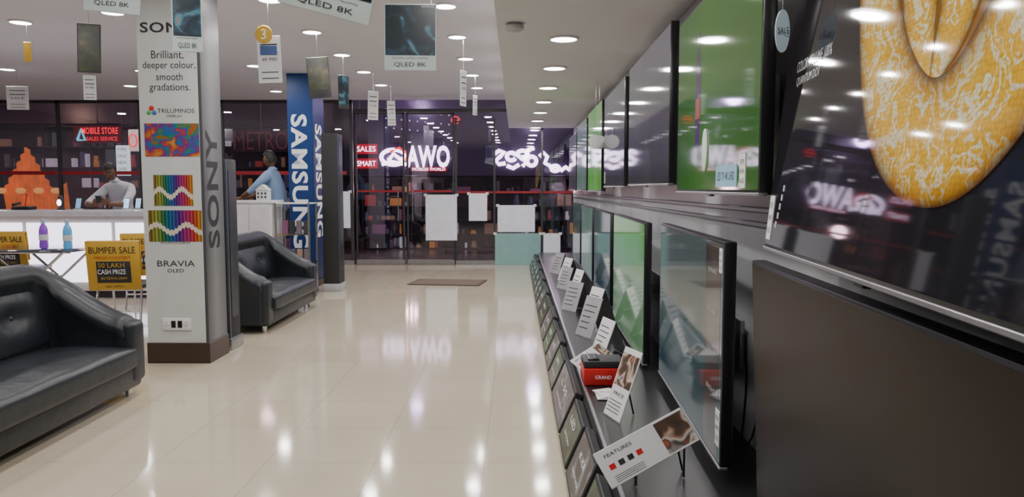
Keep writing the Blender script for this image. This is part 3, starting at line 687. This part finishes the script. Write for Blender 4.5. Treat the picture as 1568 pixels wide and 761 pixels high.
k.box((-3.95,10.34,0),(-3.4,10.78,.06),M_dark); k.done()
k=MB('glass_showcase')
for x in (-3.32,-2.86): 
    for y in (10.35,10.75): k.box((x-.012,y-.012,0),(x+.012,y+.012,1.3),M_alu)
for z in (.05,.45,.85,1.28): k.box((-3.33,10.34,z),(-2.85,10.76,z+.015),M_chrome if z<1.2 else M_white)
for z in (.065,.465,.865): 
    for i in range(4): k.box((-3.28+i*.1,10.5,z),(-3.21+i*.1,10.56,z+.18),random.choice(pal),.006,1)
k.done()
def sxp(x,Y): return (x-790)*Y/1150
h=MB('model_house'); X=sxp(403,10.5); h.box((X-.08,10.45,1.331),(X+.08,10.6,1.47),M_paper,.003,1)
h.poly([(X-.09,10.44,1.47),(X+.09,10.44,1.47),(X,10.44,1.55)],M_paper); h.poly([(X-.09,10.61,1.47),(X,10.61,1.55),(X+.09,10.61,1.47)],M_paper)
h.poly([(X-.09,10.44,1.47),(X,10.44,1.55),(X,10.61,1.55),(X-.09,10.61,1.47)],M_white); h.poly([(X+.09,10.44,1.47),(X+.09,10.61,1.47),(X,10.61,1.55),(X,10.44,1.55)],M_white)
for i in (-.05,.0,.05): 
    for z in (1.36,1.41): h.box((X+i-.012,10.445,z),(X+i+.012,10.452,z+.03),M_dark)
h.done()
def phone_stand(px,Y,lit=True):
    s=MB('phone_on_stand'); X=sxp(px,Y)
    s.box((X-.04,Y-.05,1.201),(X+.04,Y+.06,1.215),M_white,.004,1)
    M=Matrix.Translation((X,Y,1.212))@Matrix.Rotation(-.3,4,'X')
    s.box((-.04,-.006,.0),(.04,.004,.16),M_black,.006,2,M=M); s.box((-.035,-.008,.01),(.035,-.005,.15),P('phone_lit',(.2,.5,.8),.2,emit=(.45,.7,1),es=1.2 if lit else .3),M=M); s.done()
phone_stand(192,10.3); phone_stand(210,10.35,False); phone_stand(118,10.35,False)
s=MB('table_lantern'); X=sxp(92,10.35); s.lathe((X,10.35,1.201),[(.05,0),(.05,.02),(.03,.03),(.035,.05),(.04,.14),(.03,.19),(.01,.2)],M_dark,16); s.ball((X,10.31,1.30),(.03,.02,.045),P('lantern_glow',(1,1,1),.5,emit=(.9,.9,1),es=6)); s.done()
s=MB('desk_phone'); X=sxp(33,10.35); s.box((X-.12,10.28,1.201),(X+.12,10.48,1.25),M_black,.015,3); s.tube([(X-.1,10.3,1.27),(X-.1,10.45,1.29)],.02,M_black); s.tube([(X,10.4,1.25),(X+.02,10.42,1.4)],.008,M_red); s.ball((X+.02,10.42,1.41),.02,M_red); s.done()

# ---------------------------------------------------------------- table, bottles, chairs
t=MB('glass_table'); tx,ty,tz=-5.62,9.05,.76
M_tg=P('dark_glass_top',(.05,.06,.09),.05,spec=.8)
t.box((tx-.75,ty-.42,tz),(tx+.5,ty+.42,tz+.012),M_tg,.004,2)
for dy in (-.3,.3):
    t.tube([(tx-.5,ty+dy,.02),(tx+.3,ty+dy,tz-.02),(tx+.34,ty+dy,tz)],.016,M_chrome,10)
    t.tube([(tx+.3,ty+dy,.02),(tx-.5,ty+dy,tz-.02),(tx-.54,ty+dy,tz)],.016,M_chrome,10)
    t.tube([(tx-.55,ty+dy,.016),(tx+.35,ty+dy,.016)],.014,M_chrome,8); t.tube([(tx-.6,ty+dy,tz-.015),(tx+.4,ty+dy,tz-.015)],.012,M_chrome,8)
t.tube([(tx-.1,ty-.3,.4),(tx-.1,ty+.3,.4)],.012,M_chrome,8)
t.done()
def bottle(px,Y,col,h=.36):
    b=MB('water_bottle'); X=sxp(px,Y); m=P('bottle_plastic',col,.1,emit=col,es=.25); z=tz+.013
    b.lathe((X,Y,z),[(.03,0),(.048,.008),(.05,.05),(.045,.1),(.05,.15),(.05,h*.6),(.04,h*.72),(.02,h*.82),(.018,h*.86)],m,20)
    b.lathe((X,Y,z),[(.023,h*.84),(.024,h*.98),(.018,h)],P('bottle_cap',(.4,.5,.7),.4),16); b.lathe((X,Y,z),[(.0505,.1),(.0512,.11),(.0512,.16),(.0505,.17)],M_paper,20); b.done()
bottle(63,9.0,(.22,.06,.45)); bottle(100,8.9,(.1,.35,.65))
def chair(x,y,yaw):
    c=MB('visitor_chair'); M=Matrix.Translation((x,y,0))@Matrix.Rotation(yaw,4,'Z')
    c.box((-.24,-.2,.42),(.24,.26,.48),M_leather,.025,3,M=M)
    for sx_ in (-1,1):
        c.tube([(sx_*.23,.28,.0),(sx_*.23,.24,.42),(sx_*.23,-.2,.43),(sx_*.23,-.27,.7),(sx_*.2,-.30,.93)],.012,M_chrome,10,M=M)
        c.tube([(sx_*.24,-.3,.0),(sx_*.22,-.16,.43)],.012,M_chrome,10,M=M)
    c.tube([(-.22,.24,.415),(.22,.24,.415)],.011,M_chrome,8,M=M); c.tube([(-.23,-.25,.2),(.23,-.25,.2)],.009,M_chrome,8,M=M)
    B=M@Matrix.Translation((0,-.275,.68))@Matrix.Rotation(.12,4,'X')
    c.box((-.23,-.02,-.2),(.23,.02,.26),M_leather,.02,3,M=B)
    c.box((-.265,-.032,-.25),(.265,-.022,.27),M_yellow,.004,1,M=B); c.box((-.265,.022,-.1),(.265,.03,.27),M_yellow,.004,1,M=B); c.box((-.265,-.03,.262),(.265,.03,.272),M_yellow,M=B)
    c.box((-.17,-.036,-.17),(.17,-.031,.06),M_textb,.002,1,M=B)
    R3=B.to_3x3(); r=R3@V(R_); u=R3@V(U_)
    for s_,px,pz,w,h,m in (('50 LAKH',-.02,.02,.26,.05,M_yellow),('CASH PRIZE',-.02,-.05,.28,.05,M_textw),('BIG FESTIVAL DRAW',0,-.12,.26,.025,M_yellow),('BUMPER SALE',0,.18,.46,.07,M_textb),('MEGA CONTEST',0,.10,.36,.03,M_red),('T&C APPLY',0,-.21,.2,.02,M_textb)):
        c.text(s_,B@V((px,-.037,pz)),w,h,r,u,m,.001)
    c.done(sharp=50)
chair(sxp(187,8.1),8.1,.12); chair(sxp(222,9.35),9.4,.3); chair(sxp(28,9.77),9.77,.0)

# ---------------------------------------------------------------- door mat
m=MB('door_mat'); Mx=Matrix.Translation((-1.08,11.85,0))@Matrix.Rotation(-.14,4,'Z'); M_mat=P('coir_mat',(.12,.085,.06),.95,noise=.3,nscale=60,bump=.5,bscale=200)
m.box((-.57,-.36,.001),(.57,.36,.014),M_mat,.005,2,M=Mx); m.box((-.52,-.31,.013),(.52,.31,.017),P('mat_inner',(.15,.11,.08),.95,noise=.3,nscale=80),.003,1,M=Mx); m.done()

# ---------------------------------------------------------------- hanging cards
M_card1=emit_ramp('card_picture_blue',[(0,(.003,.008,.014)),(.48,(.006,.018,.03)),(.58,(.015,.05,.08)),(.66,(.06,.2,.28)),(.8,(.3,.16,.08)),(1,(.5,.5,.4))],'noise',7,1,.3,emissive=False,distort=1.)
M_card2=emit_ramp('card_picture_green',[(0,(.01,.012,.008)),(.45,(.025,.03,.012)),(.6,(.06,.07,.025)),(.75,(.2,.15,.05)),(1,(.5,.4,.25))],'noise',8,1,.3,emissive=False)
M_pale=P('card_board',(.46,.54,.52),.5)
def hang(name,X,Y,zc,w,h,yaw,roll=0,pic=None,text='QLED 8K',zt=ZC,pf=.74,strings=1,tilt=0,edge=M_paper):
    c=MB(name); M=Matrix.Translation((X,Y,zc))@Matrix.Rotation(yaw,4,'Z')@Matrix.Rotation(tilt,4,'X')@Matrix.Rotation(roll,4,'Y')
    c.box((-w/2,-.003,-h/2),(w/2,.003,h/2),edge,.0028,1,M=M)
    if pic:
        for sgn in (-1,1):
            a,b=(-.0045,-.0028) if sgn<0 else (.0028,.0045)
            c.box((-w/2+.008,a,h/2-h*pf),(w/2-.008,b,h/2-.008),pic,M=M)
    R3=M.to_3x3(); r=R3@V(R_); u=R3@V(U_)
    if text:
        zz_=-h/2+h*(1-pf)*.38 if pic else 0
        c.text(text,M@V((0,-.004,zz_)),w*.62,h*.075,r,u,M_textb,.001)
        c.text('see the unseen quality',M@V((0,-.004,zz_+h*.1)),w*.7,h*.025,r,u,M_textb,.001)
        if not pic:
            for i in range(4): c.box((-w*.35,-.0042,h*(.3-.16*i if i<2 else -.02-.13*i)),(w*.35,-.003,h*(.33-.16*i if i<2 else .0-.13*i)),M_textb,M=M)
    xs=[0] if strings==1 else [-w*.4,w*.4]
    for x in xs:
        p=M@V((x,0,h/2-.005)); c.tube([p,(p.x,p.y,zt)],.0022,M_alu,5)
    return c
c=hang('hanging_promo_card',-.76,5.5,2.58,.375,.47,0,.01,M_card1,strings=2,pf=.77,edge=M_pale); c.text('SAMSUNG',(-.63,5.492,2.795),.09,.014,R_,U_,M_textw,.001); c.done()
hang('hanging_promo_card',-2.15,5.0,2.64,.185,.50,.3,0,M_card1,pf=.80,edge=M_pale).done()
hang('hanging_promo_card',-2.62,5.0,2.87,.37,.46,0,.1,M_card1,strings=2,pf=.68,edge=M_pale).done()
hang('hanging_promo_card',-.84,3.5,2.49,.42,.40,.1,.24,M_card1,strings=2,pf=.74,edge=M_pale,tilt=.3).done()
hang('hanging_promo_card',-3.64,6.5,2.687,.187,.41,.2,.03,M_card2,text='',pf=.96,edge=M_dark).done()
hang('price_tag_card',-3.66,6.52,2.36,.10,.21,.3,.0,None,text='55 990',zt=2.48).done()
c=hang('price_tag_card',-2.23,6.9,2.66,.215,.42,.0,-.03,None,text='49 990'); c.lathe((0,0,0),[(.075,-.004),(.08,0),(.075,.004)],M_yellow,24,M=Matrix.Translation((-2.27,6.88,2.88))@Matrix.Rotation(math.pi/2,4,'X')); c.text('3',(-2.27,6.87,2.88),None,.09,R_,U_,M_textw,.002)
c.box((-2.31,6.888,2.70),(-2.16,6.893,2.78),P('tag_blue',(.05,.1,.3),.5)); c.done()
hang('hanging_promo_card',-2.15,8.3,2.70,.235,.44,.1,-.08,M_card2,text='OFFER',pf=.8,edge=M_dark).done()
hang('hanging_promo_card',-2.2,9.7,2.72,.16,.42,.8,.0,M_card1,text='',pf=.9,edge=M_dark).done()
hang('price_tag_card',-2.07,11.0,2.69,.15,.41,.3,.03,None,text='32 990').done()
hang('price_tag_card',-2.02,12.3,2.71,.13,.40,.2,-.03,None,text='43 990').done()
hang('price_tag_card',-.6,8.66,2.63,.12,.40,1.0,.03,None,text='65 990').done()
hang('price_tag_card',-.62,11.5,2.75,.10,.3,.9,.03,None,text='75 990').done()
hang('price_tag_card',-5.0,7.8,2.89,.07,.2,.2,.0,None,text='',edge=M_yellow).done()
hang('price_tag_card',-7.1,10.8,2.78,.30,.33,.1,.0,None,text='SALE').done()
c=MB('oval_price_tag'); c.lathe((0,0,0),[(.5,-.003),(.5,.003)],P('oval_card',(.45,.58,.68),.4),28,M=Matrix.Translation((.85,2.45,2.00))@Matrix.Rotation(.2,4,'Z')@Matrix.Rotation(math.pi/2,4,'X')@Matrix.Diagonal((.05,.135,1,1)))
c.text('SALE',(.85,2.442,2.0),.035,.02,R_,U_,M_textb,.002); c.tube([(.85,2.45,2.066),(.85,2.45,ZB)],.0015,M_alu,5); c.done()
c=hang('shelf_tag',.90,2.42,2.16,.045,.09,.1,.1,None,text='',zt=ZB); c.done()

# ---------------------------------------------------------------- people
def skin(mb,nodes,edges,sub=2):
    names=list(nodes); idx={n:i for i,n in enumerate(names)}
    me=bpy.data.meshes.new('sk'); me.from_pydata([nodes[n][0] for n in names],[(idx[a],idx[b]) for a,b,_ in edges],[]); me.update()
    ob=bpy.data.objects.new('sk',me); COL.objects.link(ob)
    md=ob.modifiers.new('Skin','SKIN'); md.use_smooth_shade=True
    for i,n in enumerate(names):
        r=nodes[n][1]; me.skin_vertices[0].data[i].radius=(r,r)
        me.skin_vertices[0].data[i].use_root=(i==0)
    sb=ob.modifiers.new('Sub','SUBSURF'); sb.levels=sub; sb.render_levels=sub
    bpy.context.view_layer.update(); dg=bpy.context.evaluated_depsgraph_get()
    m2=bpy.data.meshes.new_from_object(ob.evaluated_get(dg)); bpy.data.objects.remove(ob)
    tb=bmesh.new(); tb.from_mesh(m2); bpy.data.meshes.remove(m2)
    ids=[mb.mi(m) for _,_,m in edges]
    def dist(p,a,b):
        ab=b-a; t=max(0,min(1,(p-a).dot(ab)/max(ab.length_squared,1e-9))); return (p-(a+ab*t)).length
    for f in tb.faces:
        c=f.calc_center_median(); best=min(range(len(edges)),key=lambda k:dist(c,V(nodes[edges[k][0]][0]),V(nodes[edges[k][1]][0]))-0.5*nodes[edges[k][0]][1])
        f.material_index=ids[best]
    mb.merge(tb,None)
def head(mb,c,yaw,pitch,roll,skinm,hairm,s=1.0):
    M=Matrix.Translation(c)@Matrix.Rotation(yaw,4,'Z')@Matrix.Rotation(pitch,4,'X')@Matrix.Rotation(roll,4,'Y')@Matrix.Scale(s,4)
    tb=bmesh.new(); bmesh.ops.create_uvsphere(tb,u_segments=28,v_segments=20,radius=1)
    for v in tb.verts:
        x,y,z=v.co
        jaw=1-.30*max(0,-z)**1.2
        px=x*.078*jaw; py=y*.097*(1-.12*max(0,-z)); pz=z*.122
        if y<0:
            if z<-.35: py-=.010*max(0,1-abs(x)*2.2)
            if .0<z<.25: py+=.006*(1-abs(abs(x)-.4)*2.5 if abs(abs(x)-.4)<.4 else 0)
            if .22<z<.42: py-=.004
        v.co=(px,py,pz)
    mb.merge(tb,skinm,M)
    mb.tube([(0,-.088,.025),(0,-.103,-.005),(0,-.112,-.026),(0,-.094,-.034)],[.007,.010,.014,.009],skinm,10,M=M)
    for sx_ in (-1,1):
        mb.ball((sx_*.032,-.082,.016),(.013,.010,.009),M_eye,M=M,seg=10); mb.ball((sx_*.032,-.090,.016),(.006,.004,.006),M_hair,M=M,seg=8)
        mb.tube([(sx_*.015,-.094,.036),(sx_*.034,-.093,.041),(sx_*.052,-.080,.034)],[.003,.0045,.002],hairm,6,M=M)
        mb.ball((sx_*.079,.008,.0),(.010,.020,.032),skinm,M=M,seg=10); mb.ball((sx_*.083,.004,.002),(.006,.011,.02),skinm,M=M,seg=8)
    mb.tube([(-.026,-.084,-.060),(0,-.096,-.058),(.026,-.084,-.060)],[.003,.0065,.003],M_lip,8,M=M)
    mb.tube([(-.022,-.084,-.067),(0,-.094,-.068),(.022,-.084,-.067)],[.003,.0065,.003],M_lip,8,M=M)
    tb=bmesh.new(); bmesh.ops.create_uvsphere(tb,u_segments=32,v_segments=24,radius=1)
    dl=[v for v in tb.verts if (v.co.y<-.15 and v.co.z<.46) or (v.co.z<-.05 and v.co.y<.15) or v.co.z<-.5]
    bmesh.ops.delete(tb,geom=dl,context='VERTS')
    for v in tb.verts:
        x,y,z=v.co; v.co=(x*.089,y*.108+.003,z*.142+.006+.004*math.sin(x*9+y*7))
    mb.merge(tb,hairm,M)
def hand(mb,wrist,direc,palmn,curl,side,skinm,s=1.0):
    d=V(direc).normalized(); n=V(palmn); n=(n-d*n.dot(d)).normalized(); a=d.cross(n)*side
    M=Matrix(((a.x,d.x,n.x,wrist[0]),(a.y,d.y,n.y,wrist[1]),(a.z,d.z,n.z,wrist[2]),(0,0,0,1)))@Matrix.Scale(s,4)
    mb.box((-.040,-.012,-.014),(.040,.090,.014),skinm,.013,3,M=M)
    for i,(x,L_) in enumerate(((.030,.072),(.010,.080),(-.010,.074),(-.030,.058))):
        pts=[V((x,.072,0))]; ang=.0; p=V((x,.084,0)); pts.append(p)
        for q,l in enumerate((.42,.32,.26)):
            ang+=curl*(.75+.1*i); p=p+V((0,math.cos(ang),math.sin(ang)))*L_*l; pts.append(p)
        mb.tube(pts,[.0085,.0092,.0085,.0078,.0055],skinm,10,M=M)
    mb.tube([(.030,.012,.0),(.048,.034,.006),(.056,.058,.016),(.050,.078,.026)],[.013,.0115,.0095,.006],skinm,10,M=M)
M_eye=P('eye_white',(.4,.38,.35),.3); M_lip=P('lips',(.16,.055,.045),.5)
def person(name,o,J,shirt,trous,headc,hyaw,hpitch,hroll,hands,extra=None):
    mb=MB(name); N={k:(V(o)+V(p),r) for k,(p,r) in J.items()}
    E=[('pelvis','belly',shirt),('belly','chest',shirt),('chest','neckb',shirt),('neckb','neck',M_skin),
       ('chest','shl',shirt),('chest','shr',shirt),('shl','upl',shirt),('shr','upr',shirt),('upl','ell',shirt),('upr','elr',shirt),('ell','wrl',M_skin),('elr','wrr',M_skin),
       ('pelvis','hpl',trous),('pelvis','hpr',trous),('hpl','knl',trous),('hpr','knr',trous),('knl','anl',trous),('knr','anr',trous),('anl','tol',M_black),('anr','tor',M_black)]
    skin(mb,N,E)
    head(mb,V(o)+V(headc),hyaw,hpitch,hroll,M_skin,M_hair)
    nb=N['neckb'][0]; mb.tube([nb+V((.06*math.cos(a),.055*math.sin(a),.015)) for a in [i*2*math.pi/16 for i in range(17)]],.012,shirt,8)
    for (k,d,pn,cu,sd) in hands: hand(mb,N[k][0],d,pn,cu,sd,M_skin)
    if extra: extra(mb,N)
    return mb.done(sharp=70)
M_shw=P('white_shirt',(.50,.50,.56),.8,bump=.2,bscale=20); M_shb=P('light_blue_shirt',(.22,.33,.52),.8,bump=.2,bscale=20); M_tr=P('dark_trousers',(.03,.03,.04),.8)
oy=11.15; ox1=sxp(170,10.9)
J={'pelvis':((0,.12,1.10),.13),'belly':((0,.08,1.26),.125),'chest':((0,-.02,1.46),.14),'neckb':((-.02,-.07,1.59),.06),'neck':((-.03,-.11,1.66),.052),
 'shl':((-.17,-.03,1.50),.08),'shr':((.17,-.03,1.50),.08),'upl':((-.215,-.08,1.44),.075),'upr':((.215,-.08,1.44),.075),
 'ell':((-.27,-.40,1.27),.052),'elr':((.27,-.40,1.27),.052),'wrl':((-.05,-.60,1.265),.028),'wrr':((.13,-.60,1.28),.028),
 'hpl':((-.09,.12,1.04),.09),'hpr':((.09,.12,1.04),.09),'knl':((-.1,.08,.74),.06),'knr':((.1,.08,.74),.06),'anl':((-.1,.16,.37),.04),'anr':((.1,.16,.37),.04),'tol':((-.11,.02,.335),.034),'tor':((.11,.02,.335),.034)}
def ph(mb,N):
    M=Matrix.Translation(V((ox1,oy,0))+V((.055,-.68,1.34)))@Matrix.Rotation(.2,4,'Z')@Matrix.Rotation(.7,4,'X')
    mb.box((-.035,-.005,-.07),(.035,.004,.07),M_black,.006,2,M=M)
person('man_reading_phone',(ox1,oy,0),J,M_shw,M_tr,(-.05,-.17,1.735),.15,.50,.0,
 [('wrl',(.55,-.45,.35),(.6,.5,.5),.55,1),('wrr',(-.3,-.5,.4),(-.5,.6,.5),.55,-1)],ph)
ox2=sxp(418,11.5); oy2=11.55
J={'pelvis':((.10,0,1.16),.13),'belly':((.07,0,1.34),.14),'chest':((.0,0,1.62),.155),'neckb':((-.01,0,1.78),.06),'neck':((-.02,0,1.84),.052),
 'shl':((-.03,-.17,1.70),.085),'shr':((-.03,.17,1.70),.085),'upl':((-.08,-.22,1.63),.078),'upr':((-.08,.22,1.63),.078),
 'ell':((-.26,-.24,1.46),.055),'elr':((-.22,.22,1.44),.055),'wrl':((-.44,-.16,1.36),.03),'wrr':((-.42,.12,1.36),.03),
 'hpl':((.1,-.09,1.1),.09),'hpr':((.1,.09,1.1),.09),'knl':((.06,-.1,.76),.06),'knr':((.06,.1,.76),.06),'anl':((.12,-.1,.37),.04),'anr':((.12,.1,.37),.04),'tol':((-.02,-.11,.335),.034),'tor':((-.02,.11,.335),.034)}
person('man_in_blue_shirt',(ox2,oy2,0),J,M_shb,M_tr,(-.05,0,1.935),-math.pi/2-.3,.3,0,
 [('wrl',(-1,.1,-.2),(0,.2,-1),.35,1),('wrr',(-1,-.1,-.2),(0,-.2,-1),.35,-1)])

# ---------------------------------------------------------------- world + camera
w=bpy.data.worlds.new('World'); scene.world=w; w.use_nodes=True
w.node_tree.nodes['Background'].inputs[0].default_value=(.03,.026,.04,1); w.node_tree.nodes['Background'].inputs[1].default_value=.5
cam=bpy.data.cameras.new('Camera'); cam.sensor_width=36; cam.lens=1150/1568*36; cam.clip_start=.05
co=bpy.data.objects.new('Camera',cam); COL.objects.link(co); co.location=(0,0,CAMZ); co.rotation_euler=(math.radians(90-4.6),0,math.radians(.3)); scene.camera=co
